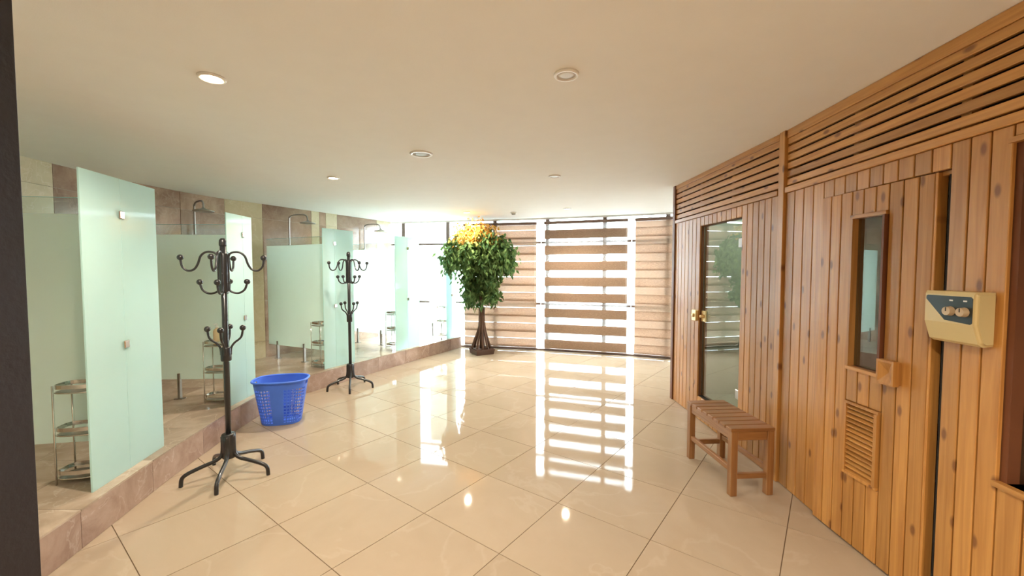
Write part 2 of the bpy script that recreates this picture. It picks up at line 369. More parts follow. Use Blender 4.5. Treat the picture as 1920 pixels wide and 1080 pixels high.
# ------------------------------------------------------------------ shower platform with riser and floor tiles
pl_ys = [1.02 + .1 * k for k in range(80) if 1.02 + .1 * k < 8.05] + [8.06]
plat = thing('shower_platform', (-3, 4, 0), 0, 'raised brown marble shower platform with a tiled step edge on the left', 'platform')
plat.location = (0, 0, 0)
bm = bmesh.new()
prism(bm, [(curb_x(y) - .012, y) for y in pl_ys] + [(back_x(y) + .004, y) for y in ([8.06] + pl_ys[::-1])], 0.002, PLAT - .012); mk('base', bm, 'grout', plat)
yy = 1.03
while yy < 8.0:
    y2 = min(yy + (.58 if yy < 4.4 else .54), 8.06)
    bm = bmesh.new()
    sub = [yy + .0015 + (y2 - yy - .003) * k / 3 for k in range(4)]
    prism(bm, [(curb_x(y), y) for y in sub] + [(curb_x(y) - .012, y) for y in sub[::-1]], 0.002, PLAT - .013); mk('riser_tile', bm, 'riser', plat)
    for k in range(4):
        f0, f1 = k / 4, (k + 1) / 4
        def pt(y, f): return (curb_x(y) + .003 + (back_x(y) - curb_x(y)) * f, y)
        g = .0015
        pts = [pt(y, f0 + (0 if k == 0 else .001)) for y in sub] + [pt(y, f1 - .001) for y in sub[::-1]]
        bm = bmesh.new(); prism(bm, pts, PLAT - .012, PLAT); mk('platform_tile', bm, 'plat', plat)
    yy = y2

# ------------------------------------------------------------------ facade windows
def seg_frame(P, Q):
    d = Vector((Q[0] - P[0], Q[1] - P[1], 0)); ln = d.length; return ln, math.atan2(d.y, d.x)
def on_seg(px, P, Q):
    k = (px - 960) / FPX; dx, dy = Q[0] - P[0], Q[1] - P[1]
    s = (k * P[1] - P[0]) / (dx - k * dy); return s * math.hypot(dx, dy)
mull_px = [[757, 840], [928], [1026, 1133], [1251], []]
for k in range(5):
    P, Q = FAC[k], FAC[k + 1]; ln, rz = seg_frame(P, Q)
    w = B('window_%d' % (k + 1), 0, ln, .0, .07, .0, .035, 'alu'); w.location = (P[0], P[1], 0); w.rotation_euler = (0, 0, rz); struct(w)
    w['label'] = 'tall bronze framed window section of the curved glass front'
    B('head_frame', 0, ln, .0, .06, CEIL - .03, CEIL - .001, 'white', w)
    us = [on_seg(p, P, Q) for p in mull_px[k]]
    if k == 4: us = [.55, 1.2]
    for u in us: B('mullion', u - .036, u + .036, .006, .09, .036, CEIL - .031, 'alu', w)
    cuts = [0] + us + [ln]
    for a, b in zip(cuts, cuts[1:]):
        a2 = a + (.037 if a > 0 else .004); b2 = b - (.037 if b < ln else .004)
        for z in (.88, 2.03): B('transom', a2, b2, .012, .058, z - .02, z + .02, 'alu', w)
        for z0, z1 in ((.036, .859), (.901, 2.009), (2.051, CEIL - .031)): B('pane', a2, b2, .03, .036, z0, z1, 'pane', w)

# ------------------------------------------------------------------ timber wall of the sauna and steam room (right)
def wall_frame(name, near, rz, label):
    o = bpy.data.objects.new(name, None)
    return o
class Wall:
    """local frame: u runs from the far end towards the viewer, n out into the room"""
    def __init__(s, far, near):
        d = Vector((far[0] - near[0], far[1] - near[1])); s.ln = d.length; s.rz = math.atan2(d.y, d.x); s.far = far; s.obj = None
    def place(s, o, label):
        o.location = (s.far[0], s.far[1], 0); o.rotation_euler = (0, 0, s.rz); s.obj = o; struct(o, label)
    def box(s, name, u0, u1, n0, n1, z0, z1, mat, parent=None, bev=0):
        return B(name, -u1, -u0, n0, n1, z0, z1, mat, parent if parent else s.obj, bev)
w1 = Wall((1.905, 4.83), (1.924, 2.95)); w2 = Wall((1.924, 2.93), (1.80, .55))
GU0, GU1, GZ0, GZ1 = .65, 1.385, .235, 1.955
bm = bmesh.new()
def hole_wall(bm, ln, holes, z1, t=.07):
    us = sorted({0, ln} | {h[0] for h in holes} | {h[1] for h in holes})
    for a, b in zip(us, us[1:]):
        hs = [h for h in holes if h[0] <= a + 1e-6 and h[1] >= b - 1e-6]
        if not hs: box(bm, -b, -a, -t, 0, 0.001, z1)
        for h in hs:
            if h[2] > .01: box(bm, -b, -a, -t, 0, 0.001, h[2])
            if h[3] < z1 - .01: box(bm, -b, -a, -t, 0, h[3], z1)
hole_wall(bm, w1.ln, [(GU0, GU1, GZ0, GZ1)], 2.05); w1.place(mk('wall_right', bm, 'groove'), 'varnished pine plank wall of the steam room')
DU0, DU1, DZ1 = .41, 1.172, 1.948
WU0, WU1, WZ0, WZ1 = 1.40, 2.1, .72, 1.985
bm = bmesh.new(); hole_wall(bm, w2.ln, [(DU0, DU1, 0, DZ1), (WU0, WU1, WZ0, WZ1)], 2.05); w2.place(mk('wall_right_near', bm, 'groove'), 'varnished pine plank wall of the sauna')
PT = .016
def planks(w, u0, u1, z0, z1, n, mat='pine_z', parent=None, n0=0.0, pt=PT):
    for k in range(n):
        a = u0 + (u1 - u0) * k / n + .0032; b = u0 + (u1 - u0) * (k + 1) / n - .0032
        w.box('plank', a, b, n0, n0 + pt, z0, z1, mat, parent, bev=.0025)
# steam room side
w1.box('corner_post', -.02, .035, -.07, .03, .001, CEIL - .001, 'darkwood')
planks(w1, .036, GU0 - .002, .004, 2.05, 7)
planks(w1, GU1 + .002, 1.845, .004, 2.05, 6)
planks(w1, GU0, GU1, GZ1 + .004, 2.05, 9)
planks(w1, GU0, GU1, .004, GZ0 - .004, 9)
w1.box('rail', .036, 1.845, -.02, .028, 2.052, 2.088, 'pine_x', bev=.003)
w1.box('end_board', 1.847, 1.90, -.07, .022, .001, CEIL - .001, 'pine_z', bev=.002)
def slats(w, u0, u1, z0, z1, n, top):
    w.box('top_board', u0, u1, -.01, .02, z1 - top, z1 - .001, 'pine_x', bev=.002)
    ph = (z1 - top - z0) / n
    for k in range(n): w.box('slat', u0, u1, -.008, .014, z0 + ph * k + .013, z0 + ph * (k + 1) - .001, 'pine_x', bev=.0025)
slats(w1, .036, 1.845, 2.088, CEIL, 6, .045)
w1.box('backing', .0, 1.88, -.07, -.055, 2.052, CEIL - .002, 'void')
for u in (.6, 1.2): w1.box('stud', u - .02, u + .02, -.05, -.009, 2.09, CEIL - .002, 'pine_z')
# sauna side
w2.box('corner_post', -.035, .03, -.06, .034, .001, CEIL - .001, 'pine_z', bev=.003)
planks(w2, .034, DU0, .004, 2.05, 4)
planks(w2, DU0, DU1, DZ1 + .001, 2.05, 9)
planks(w2, DU1, WU0, .004, 2.05, 3)
planks(w2, WU0, WU1, WZ1 + .022, 2.05, 8)
planks(w2, WU0, WU1, .004, WZ0 - .022, 8)
planks(w2, WU1, w2.ln, .004, 2.05, 3)
w2.box('rail', .032, w2.ln, -.02, .028, 2.052, 2.092, 'pine_x', bev=.003)
slats(w2, .032, w2.ln, 2.092, CEIL, 6, .058)
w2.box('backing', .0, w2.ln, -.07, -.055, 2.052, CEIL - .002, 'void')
for u in (.05, .62, 1.2, 1.8): w2.box('stud', u - .02, u + .02, -.05, -.009, 2.096, CEIL - .06, 'pine_z')
# sauna window at the right edge
w2.box('window_sill', WU0 - .01, WU1 + .01, -.09, .026, WZ0 - .02, WZ0, 'pine_x')
w2.box('window_head', WU0 - .01, WU1 + .01, -.09, .026, WZ1, WZ1 + .02, 'pine_x')
w2.box('window_reveal', WU0 - .001, WU0 + .02, -.07, .0, WZ0, WZ1, 'darkwood')
w2.box('window_pane', WU0 + .021, WU1, -.05, -.044, WZ0 + .001, WZ1 - .001, 'doorglass')
w2.box('door_jamb', DU1 - .02, DU1 - .001, -.16, .0, .004, DZ1 - .021, 'void'); w2.box('door_jamb', DU0 + .001, DU0 + .02, -.16, .0, .004, DZ1 - .021, 'pine_z'); w2.box('door_head', DU0 + .001, DU1 - .001, -.16, -.012, DZ1 - .02, DZ1 - .001, 'pine_x')  # near jamb coloured black, standing in for the dark interior behind the gap
# inside walls of the rooms behind the planks
struct(B('wall_steam_back', 3.55, 3.65, 3.0, 4.83, 0, CEIL, 'steam'), 'grey tiled wall inside the steam room')
struct(B('wall_steam_far', 1.96, 3.65, 4.75, 4.83, 0, CEIL, 'steam'), 'end wall of the steam room')
struct(B('wall_steam_sauna', 2.0, 3.65, 2.9, 2.98, 0, CEIL, 'steam'), 'wall between steam room and sauna')
struct(B('floor_steam', 1.985, 3.55, 2.98, 4.75, .004, .2, 'steam'), 'raised steam room floor')
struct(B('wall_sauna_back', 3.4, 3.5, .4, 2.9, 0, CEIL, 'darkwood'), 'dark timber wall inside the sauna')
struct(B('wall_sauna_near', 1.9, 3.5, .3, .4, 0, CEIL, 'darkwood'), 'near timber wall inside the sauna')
struct(B('wall_right_entry', 1.80, 1.92, -2.55, .55, 0, CEIL, 'wallpaint'), 'beige entry wall on the right')
for k, (zt, x0) in enumerate(((.45, 2.75), (.9, 3.1))):
    b = thing('sauna_bench', (3.1, 1.6, 0), 0, ['low dark timber sauna bench behind the door window', 'high dark timber sauna bench along the sauna back wall'][k], 'bench', 'benches in the sauna')
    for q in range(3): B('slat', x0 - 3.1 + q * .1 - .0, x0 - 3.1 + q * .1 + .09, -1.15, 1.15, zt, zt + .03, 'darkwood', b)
    for y in (-1.0, 1.0): B('support', x0 - 3.1 + .02, x0 - 3.1 + .27, y - .03, y + .03, .001, zt, 'darkwood', b)

sb = thing('steam_bench', (2.7, 4.5, .2), 0, 'pale tiled bench ledge inside the steam room behind the glass door', 'bench')
B('seat_slab', -.70, .84, -.22, .24, .56, .62, 'white', sb); B('base', -.70, .84, -.16, .24, .001, .56, 'steam', sb)
sl = thing('steam_fill_lamp', (2.7, 3.8, CEIL), 0, 'round fill lamp added unseen inside the steam room', 'lamp')  # unseen lamp added to brighten the room behind the glass door
bm = bmesh.new(); lathe(bm, [(.10, -.0005), (.10, -.02), (.09, -.025)]); mk('base', bm, 'white', sl, True)
bm = bmesh.new(); lathe(bm, [(.085, -.025), (.08, -.05), (.04, -.065), (.01, -.068)]); mk('dome', bm, 'lampw', sl, True)
ld = bpy.data.lights.new('steam_fill_bulb', 'POINT'); ld.energy = 14; ld.color = (1, .93, .8); ld.shadow_soft_size = .08
lo = bpy.data.objects.new('steam_fill_bulb', ld); COL.objects.link(lo); lo.parent = sl; lo.location = (0, 0, -.12)
# glass door of the steam room
d1 = w1.box('door_1', GU0 + .004, GU1 - .004, -.03, -.02, GZ0 + .006, GZ1 - .006, 'doorglass'); d1.parent = None
d1.location = w1.obj.location; d1.rotation_euler = w1.obj.rotation_euler; struct(d1, 'frameless dark glass door of the steam room')
lk = w1.box('lock_plate', GU0 + .012, GU0 + .10, -.0195, -.004, 1.00, 1.11, 'brass', d1, .004)
bm = bmesh.new(); cyl(bm, (-(GU0 + .056), 1.055), .018, -.004, .03, 16, .014, 'y'); mk('lock_knob', bm, 'brass', lk, True)
kp = w1.box('keeper_plate', GU0 - .10, GU0 - .008, PT + .0005, PT + .03, 1.00, 1.11, 'brass', None, .004)
bm = bmesh.new(); cyl(bm, (-(GU0 - .055), 1.055), .02, PT + .03, PT + .045, 16, .016, 'y'); mk('lock_button', bm, 'brass', kp, True)
for z in (.45, 1.75): w1.box('hinge', GU1 - .09, GU1 - .006, -.0195, -.010, z - .04, z + .04, 'steel', d1, .004)
w1.box('threshold_strip', GU0, GU1, -.05, .0, GZ0 - .003, GZ0 + .004, 'void', d1)

# sauna door leaf, slightly ajar, hinged on its far side
LW = .66
leaf = bpy.data.objects.new('door_2', None); COL.objects.link(leaf)
struct(leaf, 'pine plank sauna door standing slightly ajar')
leaf.parent = None
hm = Matrix.Translation((w2.far[0], w2.far[1], 0)) @ Matrix.Rotation(w2.rz, 4, 'Z') @ Matrix.Translation((-(DU0 + .028), +.003, 0))
leaf.matrix_world = hm @ Matrix.Rotation(math.radians(3.4), 4, 'Z')
def lb(name, u0, u1, n0, n1, z0, z1, mat, parent=None, bev=0): return B(name, -u1, -u0, n0, n1, z0, z1, mat, parent or leaf, bev)
PW = LW / 9; c0, c1 = 3 * PW, 6 * PW
WINZ0, WINZ1, VZ0, VZ1 = .995, 1.795, .395, .80
bm = bmesh.new()
for a, b, z0, z1 in ((0, c0, .012, 1.945), (c1, LW, .012, 1.945), (c0, c1, .012, WINZ0), (c0, c1, WINZ1, 1.945)): box(bm, -b, -a, 0, .028, z0, z1)
mk('core', bm, 'darkwood', leaf)
lb('edge_board', LW, LW + .012, -.002, .045, .012, 1.945, 'pine_z', None, .002)
for k in range(9):
    a, b = k * PW + .003, (k + 1) * PW - .003
    spans = [(.012, 1.945)] if k < 3 or k > 5 else [(.012, VZ0 - .003), (VZ1 + .003, WINZ0 - .02), (WINZ1 + .02, 1.945)]
    for z0, z1 in spans: lb('plank', a, b, .028, .044, z0, z1, 'pine_z', None, .0025)
wf = lb('window_frame', c0 + .002, c0 + .014, .0, .05, WINZ0 - .001, WINZ1 + .001, 'pine_z')
lb('frame_bar', c1 - .014, c1 - .002, .0, .062, WINZ0 - .001, WINZ1 + .001, 'darkwood', wf)
lb('frame_bar', c0 + .002, c1 - .002, .0, .055, WINZ0 - .02, WINZ0 - .001, 'pine_x', wf); lb('frame_bar', c0 + .002, c1 - .002, .0, .055, WINZ1 + .001, WINZ1 + .02, 'pine_x', wf)
lb('window_pane', c0 + .014, c1 - .014, .010, .016, WINZ0, WINZ1, 'doorglass')
v = lb('vent', c0 + .004, c1 - .004, .028, .032, VZ0, VZ1, 'void')
for a, b, z0, z1, n1 in ((c0 + .004, c1 - .004, VZ0, VZ0 + .014, .054), (c0 + .004, c1 - .004, VZ1 - .014, VZ1, .054), (c0 + .004, c0 + .018, VZ0 + .014, VZ1 - .014, .054), (c1 - .022, c1 - .004, VZ0 + .014, VZ1 - .014, .06)):
    lb('vent_frame', a, b, .032, n1, z0, z1, 'pine_z', v)
for k in range(15):
    z = VZ0 + .022 + k * (VZ1 - VZ0 - .04) / 14.4
    bm = bmesh.new(); vs = box(bm, -(c1 - .024), -(c0 + .02), .032, .05, z, z + .006)
    for q in vs:
        if q.co.y > .04: q.co.z -= .010
    mk('louvre', bm, 'pine_x', v)
# pyramid door pull
hz, hu = 1.02, c1 + .058
hd = lb('handle', hu - .042, hu + .042, .044, .06, hz - .055, hz + .055, 'pine_z', None, .002)
bm = bmesh.new()
q = [bm.verts.new((-(hu + sx * .046), .06, hz + sz * .06)) for sx, sz in ((-1, -1), (1, -1), (1, 1), (-1, 1))]; r_ = [bm.verts.new((-(hu + sx * .046), .088, hz + sz * .06)) for sx, sz in ((-1, -1), (1, -1), (1, 1), (-1, 1))]
i_ = [bm.verts.new((-(hu + sx * .037), .088, hz + sz * .05)) for sx, sz in ((-1, -1), (1, -1), (1, 1), (-1, 1))]
ap = bm.verts.new((-hu, .066, hz)); bm.faces.new(q)
for k in range(4):
    bm.faces.new((q[k], q[(k + 1) % 4], r_[(k + 1) % 4], r_[k])); bm.faces.new((r_[k], r_[(k + 1) % 4], i_[(k + 1) % 4], i_[k])); bm.faces.new((i_[k], i_[(k + 1) % 4], ap))
mk('pull_block', bm, 'pine_z', hd)

# sauna control unit
CU0, CU1, CZ0, CZ1, CD = 1.162, 1.378, 1.222, 1.433, .078
ctrl = thing('sauna_control_unit', (0, 0, 0), 0, 'cream plastic sauna control unit with two knobs on the plank wall', 'control unit')
ctrl.matrix_world = Matrix.Translation((w2.far[0], w2.far[1], 0)) @ Matrix.Rotation(w2.rz, 4, 'Z') @ Matrix.Translation((-(CU0 + CU1) / 2, PT + .001, CZ0))
hw = (CU1 - CU0) / 2; H = CZ1 - CZ0
prof = [(0, .004), (0, H), (CD - .006, H), (CD, H - .012), (CD, .085), (CD - .022, 0.012), (CD - .04, .0)]
bm = bmesh.new(); a = [bm.verts.new((-hw, y, z)) for y, z in prof]; b = [bm.verts.new((hw, y, z)) for y, z in prof]
bm.faces.new(a); bm.faces.new(b[::-1])
for k in range(len(prof)): bm.faces.new((a[k], b[k], b[(k + 1) % len(prof)], a[(k + 1) % len(prof)]))
bmesh.ops.bevel(bm, geom=[e for e in bm.edges if abs(e.verts[0].co.x - e.verts[1].co.x) < 1e-6], offset=.011, segments=3, affect='EDGES')
mk('housing', bm, 'cream_pl', ctrl, False)
# u grows towards the viewer = -x here
def face_poly(name, pts, y0, y1, mat, par):
    bm = bmesh.new(); a = [bm.verts.new((-x, y0, z)) for x, z in pts]; b = [bm.verts.new((-x, y1, z)) for x, z in pts]
    bm.faces.new(a); bm.faces.new(b[::-1])
    for k in range(len(pts)): bm.faces.new((a[k], b[k], b[(k + 1) % len(pts)], a[(k + 1) % len(pts)]))
    return mk(name, bm, mat, par)
pan = face_poly('control_panel', [(-.092, H - .022), (-.085, H - .018), (.088, H - .018), (.095, H - .025), (.095, H - .118), (.088, H - .124), (-.012, H - .116), (-.092, H - .034)], CD - .001, CD + .0012, 'panel', ctrl)
for x in (.012, .066):
    bm = bmesh.new(); cyl(bm, (-x, H - .078), .019, CD + .0012, CD + .02, 20, .0165, 'y'); k = mk('knob', bm, 'knob', ctrl, False)
    B('pointer', -x - .0015, -x + .0015, CD + .02, CD + .0215, H - .078, H - .063, 'panel', k)
    B('mark', -x - .008, -x + .006, CD + .0012, CD + .0018, H - .038, H - .032, 'white', pan)

# ------------------------------------------------------------------ ceiling fixtures
def downlight(px, py, r, kind, label, lit=None, group='ceiling downlights', pos=None):
    x, y = pos or G(px, py, CEIL)
    t = thing('ceiling_downlight' if kind != 'speaker' else 'ceiling_speaker', (x, y, CEIL), 0, label, 'downlight' if kind != 'speaker' else 'speaker', group if kind != 'speaker' else None)
    bm = bmesh.new(); lathe(bm, [(r * .74, -.0005), (r, -.0005), (r, -.006), (r * .93, -.011), (r * .78, -.011), (r * .74, -.004)], seg=32); mk('trim_ring', bm, 'white', t, True)
    bm = bmesh.new(); lathe(bm, [(r * .735, -.0005), (r * .735, -.006), (r * .4, -.0075)], seg=28); mk('lens' if kind != 'speaker' else 'grille', bm, {'warm': 'lamp', 'pale': 'lampw', 'off': 'off', 'speaker': 'greyg'}[kind], t, True)
    if lit:
        ld = bpy.data.lights.new('downlight_beam', 'SPOT'); ld.energy = lit; ld.color = (1, .86, .69) if kind == 'warm' else (1, .84, .62)
        ld.spot_size = math.radians(150); ld.spot_blend = .6; ld.shadow_soft_size = r * .7
        lo = bpy.data.objects.new('downlight_beam', ld); COL.objects.link(lo); lo.parent = t; lo.location = (0, 0, -.03)
    return t
LE = 44
downlight(397, 145, .062, 'warm', 'lit warm downlight nearest the dark door frame', LE)
downlight(625, 333, .062, 'warm', 'lit warm downlight above the far coat stand', LE)
downlight(875, 398, .062, 'warm', 'lit warm downlight above the artificial tree', LE)
downlight(1064, 391, .062, 'pale', 'lit pale downlight in front of the middle blind', LE)
downlight(1062, 139, .062, 'off', 'unlit round white downlight nearest the viewer')
downlight(1040, 330, .062, 'off', 'unlit white downlight in the middle of the ceiling')
downlight(790, 288, .095, 'speaker', 'round ceiling speaker with white ring and grey grille')
x, y = G(963, 398, CEIL); t = thing('smoke_detector', (x, y, CEIL), 0, 'small grey smoke detector near the blinds', 'detector')
bm = bmesh.new(); lathe(bm, [(.05, -.0005), (.05, -.015), (.045, -.02)]); mk('base', bm, 'white', t, True)
bm = bmesh.new(); lathe(bm, [(.035, -.02), (.032, -.04), (.01, -.045)]); mk('sensor', bm, 'greyg', t, True)
for p, l in (((-.9, -.9), 'left'), ((.9, -.9), 'right'), ((.3, .3), 'overhead')):  # unseen downlights added as fill for the near part of the room
    downlight(0, 0, .062, 'warm', 'lit warm fill downlight added behind the viewer, %s' % {'left': 'near the entry wall', 'right': 'near the right entry wall', 'overhead': 'just above the viewpoint'}[l], LE, pos=p)

# ------------------------------------------------------------------ shower fronts and partitions
glass_x = lambda y: curb_x(y) - .07
fronts = [(156, 296, 230, 'nearest the door frame'), (427, 474, 457, 'behind the near coat stand'), (606, 663, 628, 'behind the far coat stand'), (741, 786, 764, 'second from the window'), (837, 854, 847, 'nearest the window')]
TOPZ, PT0, PT1, PT2 = 2.06, .42, 1.87, 1.97
part_dir = []
for i, (pa, pb, ps, where) in enumerate(fronts):
    ya, yb_, ysm = solve(glass_x, pa), solve(glass_x, pb), solve(glass_x, ps)
    A, C = Vector((glass_x(ya), ya, 0)), Vector((glass_x(yb_), yb_, 0)); d = C - A; ln = d.length; rz = math.atan2(d.y, d.x)
    sm = (ysm - ya) / (yb_ - ya) * ln
    t = thing('shower_front_panel', (A.x, A.y, PLAT), rz, 'frosted aqua glass shower front panel ' + where, 'glass panel', 'frosted shower front panels')
    # local x along the curb, +y into the shower
    TOPZ = 2.10 if i == 0 else 2.06
    B('glass_pane', 0, sm - .0015, 0, .009, .001, TOPZ - PLAT, 'frost', t); B('glass_pane', sm + .0015, ln, 0, .009, .001, TOPZ - PLAT, 'frost', t)
    for z in (1.87, 1.04):
        c = B('clamp', sm - .022, sm + .022, -.012, -.0005, z - .025 - PLAT, z + .025 - PLAT, 'chrome', t, .004)
        B('clamp_back', sm - .022, sm + .022, .0095, .016, z - .025 - PLAT, z + .025 - PLAT, 'chrome', c)
    # the partition runs back from the seam to the tiled wall
    Sx = A + d.normalized() * sm; nrm = Vector((-d.y, d.x, 0)).normalized()
    s = .3
    while True:
        q = Sx + nrm * s
        if q.x < back_x(min(q.y, 8.4)) + .02 or q.y > facade_y(max(q.x, -2.5)) - .1 or s > 2.2: break
        s += .01
    depth = s - .02
    pz = thing('shower_partition', (Sx.x, Sx.y, PLAT), math.atan2(nrm.y, nrm.x), 'frosted glass partition between showers, joined to the front panel ' + where, 'glass partition', 'shower partitions')
    B('frosted_pane', .02, depth, -.005, .005, PT0 - PLAT, PT1 - PLAT, 'frost2', pz)
    B('clear_pane', .02, depth, -.005, .005, PT1 - PLAT + .0005, PT2 - PLAT, 'clear', pz)
    B('edge_strip', .02, depth, -.005, .005, PT2 - PLAT + .0003, PT2 - PLAT + .003, 'edge', pz)
    for f in (.45, .86):
        u = depth * f
        p_ = B('support_post', u - .012, u + .012, -.018, .018, .006, .26, 'steel', pz, .003)
        B('foot_plate', u - .04, u + .04, -.03, .03, .0005, .006, 'steel', p_)
    part_dir.append((Sx.copy(), nrm.copy(), d.normalized(), depth))

# shower heads on the back wall
def shower(px, label, arm_dir):
    y = solve(back_x, px); x = back_x(y)
    t = thing('rain_shower', (x, y, PLAT), 0, label, 'shower', 'rain showers')
    tan = Vector((back_x(y + .1) - back_x(y - .1), .2, 0)).normalized(); n = Vector((tan.y, -tan.x, 0))
    a = (n * math.cos(arm_dir) + tan * math.sin(arm_dir)); b0 = n * .06
    z = lambda h: Vector((0, 0, h - PLAT))
    T('riser_pipe', crom([b0 + z(1.05), b0 + z(1.7), b0 + z(2.27), b0 + a * .02 + z(2.33), b0 + a * .08 + z(2.36), b0 + a * .26 + z(2.36), b0 + a * .32 + z(2.33), b0 + a * .335 + z(2.27)], 5), t, 'steel', .011, 8)
    bm = bmesh.new(); c = b0 + a * .335
    lathe(bm, [(.012, 2.275 - PLAT), (.02, 2.262 - PLAT), (.05, 2.25 - PLAT), (.108, 2.236 - PLAT), (.11, 2.226 - PLAT), (.104, 2.223 - PLAT)], (c.x, c.y, 0), 28); mk('shower_head', bm, 'steel', t, True)
    for h in (1.9, 1.25):
        T('wall_bracket', [b0 * .05 + z(h), b0 + z(h)], t, 'steel', .009, 8)
    bm = bmesh.new(); box(bm, -.02, .02, -.11, .11, 1.02 - PLAT, 1.07 - PLAT, .008); vb = mk('mixer_valve', bm, 'chrome', t); vb.location = b0; vb.rotation_euler = (0, 0, math.atan2(n.y, n.x))
    T('hand_hose', crom([b0 + z(1.02), b0 + n * .1 + tan * .08 + z(.75), b0 + n * .08 + tan * .14 + z(1.1), b0 + n * .06 + tan * .1 + z(1.55)], 6), t, 'steel', .006, 6)
    T('hand_spray', [b0 + n * .06 + tan * .1 + z(1.53), b0 + n * .07 + tan * .1 + z(1.72)], t, 'chrome', .014, 10)
    return t
shower(362, 'dull steel rain shower seen above the frosted glass behind the near coat stand', -.35)
shower(540, 'dull steel rain shower with a bent arm above the blue basket', .25)
shower(680, 'dull steel rain shower nearest the window', .25)

# chrome three tier racks beside the partitions
def rack(i, px, label):
    p, rz = rack_spot(i, px); x, y = p.x, p.y
    t = thing('shower_rack', (x, y, PLAT), rz, label, 'rack', 'three tier shower racks')
    w_, dp = .105, .075
    oval = [(w_ * math.copysign(abs(math.cos(a)) ** .6, math.cos(a)), dp * math.copysign(abs(math.sin(a)) ** .6, math.sin(a))) for a in [2 * math.pi * k / 28 for k in range(28)]]
    for h in (.07, .335, .595):
        bm = bmesh.new(); pts = oval
        a = [bm.verts.new((p[0], p[1], h - .012)) for p in pts]; b = [bm.verts.new((p[0], p[1], h + .012)) for p in pts]
        a2 = [bm.verts.new((p[0] * .96, p[1] * .95, h - .012)) for p in pts]; b2 = [bm.verts.new((p[0] * .96, p[1] * .95, h + .012)) for p in pts]; n = len(pts)
        for k in range(n):
            j = (k + 1) % n
            bm.faces.new((a[k], a[j], b[j], b[k])); bm.faces.new((a2[j], a2[k], b2[k], b2[j])); bm.faces.new((b[k], b[j], b2[j], b2[k])); bm.faces.new((a[j], a[k], a2[k], a2[j]))
        tr = mk('tier_band', bm, 'chrome', t)
        bm = bmesh.new(); prism(bm, [(p[0] * .95, p[1] * .94) for p in pts], h - .036, h - .031); mk('tier_tray', bm, 'steel', tr)
        T('tier_wire', [Vector((p[0], p[1], h - .036)) for p in pts], tr, 'chrome', .004, 6, True)
    for sx, sy in ((-1, -1), (1, -1), (-1, 1), (1, 1)): T('upright', [(sx * w_ * .88, sy * dp * .9, .0), (sx * w_ * .88, sy * dp * .9, .605)], t, 'chrome', .005, 8)
    return t
def rack_spot(i, px):
    """stand on the viewer's side of partition i, at the photographed bearing"""
    S_, n_, d_, dp_ = part_dir[i]; best = None
    for k in range(12, 60):
        p = S_ + n_ * (k * .01) - d_ * (.10 if i < 4 else .15)
        e = abs(960 + FPX * p.x / p.y - px)
        if best is None or e < best[0]: best = (e, p)
    return best[1], math.atan2(n_.y, n_.x)
for i, (px, l) in enumerate(((140, 'nearest the dark door frame'), (405, 'behind the near coat stand, holding a soap bottle'), (598, 'beside the blue basket and far coat stand'), (736, 'in the last but one cubicle'), (829, 'nearest the window'))):
    rk = rack(i, px, 'chrome three tier shower rack ' + l)
    if px == 405:
        bt = thing('soap_bottle', (rk.location.x, rk.location.y, PLAT + .565), 0, 'beige pump soap bottle on top of the rack behind the near coat stand', 'bottle')
        bm = bmesh.new(); lathe(bm, [(.03, 0), (.034, .004), (.034, .13), (.028, .15), (.013, .16), (.013, .168)], seg=20); mk('body', bm, 'soap', bt, True)
        bm = bmesh.new(); lathe(bm, [(.016, .168), (.016, .18), (.005, .182), (.005, .205)], seg=14); pc = mk('pump', bm, 'white', bt, True)
        T('nozzle', [(0, 0, .207), (.0, -.04, .204)], pc, 'white', .006, 8)

# ------------------------------------------------------------------ coat stands
def coat_stand(loc, label, rz=0, hook_rz=0):
    t = thing('coat_stand', (loc[0], loc[1], 0), rz, label, 'coat stand', 'black coat stands')
    bm = bmesh.new(); cyl(bm, (0, 0), .019, .14, 1.70, 16); mk('pole', bm, 'black', t, True)
    bm = bmesh.new(); lathe(bm, [(.021, 1.69), (.024, 1.70), (.024, 1.715), (.022, 1.735), (.012, 1.748)], seg=16); mk('finial', bm, 'black', t, True)
    for z0, z1, r in ((.135, .315, .045), (.855, .955, .034), (1.36, 1.64, .03)):
        bm = bmesh.new(); lathe(bm, [(r * .9, z0), (r, z0 + .006), (r, z1 - .006), (r * .9, z1)], seg=20); mk('collar', bm, 'black', t, True)
    for k in range(5):
        a = math.radians(-143 + 72 * k); c, s = math.cos(a), math.sin(a)
        pr = [(.036, .30), (.038, .2), (.05, .155), (.085, .13), (.14, .115), (.20, .098), (.25, .08), (.277, .055), (.283, .0)]
        T('leg', crom([(r * c, r * s, z) for r, z in pr], 4), t, 'black', .0135, 10)
    for k in range(4):
        a = math.radians(20 + 90 * k) + hook_rz; c, s = math.cos(a), math.sin(a)
        def hook(name, pr, r=.0075):
            h = T(name, crom([(q * c, q * s, z) for q, z in pr], 5), t, 'black', r, 8)
            bm = bmesh.new(); sphere(bm, (pr[-1][0] * c, pr[-1][0] * s, pr[-1][1] + .008), .021); mk('ball', bm, 'black', h, True)
        hook('top_hook', [(.031, 1.42), (.031, 1.56), (.034, 1.62), (.055, 1.645), (.10, 1.648), (.135, 1.62), (.155, 1.56), (.18, 1.522), (.218, 1.515), (.247, 1.545), (.256, 1.60)])
        hook('middle_hook', [(.031, 1.50), (.031, 1.40), (.04, 1.365), (.075, 1.35), (.105, 1.355), (.132, 1.38), (.146, 1.425)])
        hook('lower_hook', [(.030, .90), (.034, .95), (.055, .985), (.085, 1.01), (.102, 1.035), (.11, 1.085)])
    return t
coat_stand((-2.092, 3.0), 'near black metal coat stand with ball ended hooks, left of the blue basket')
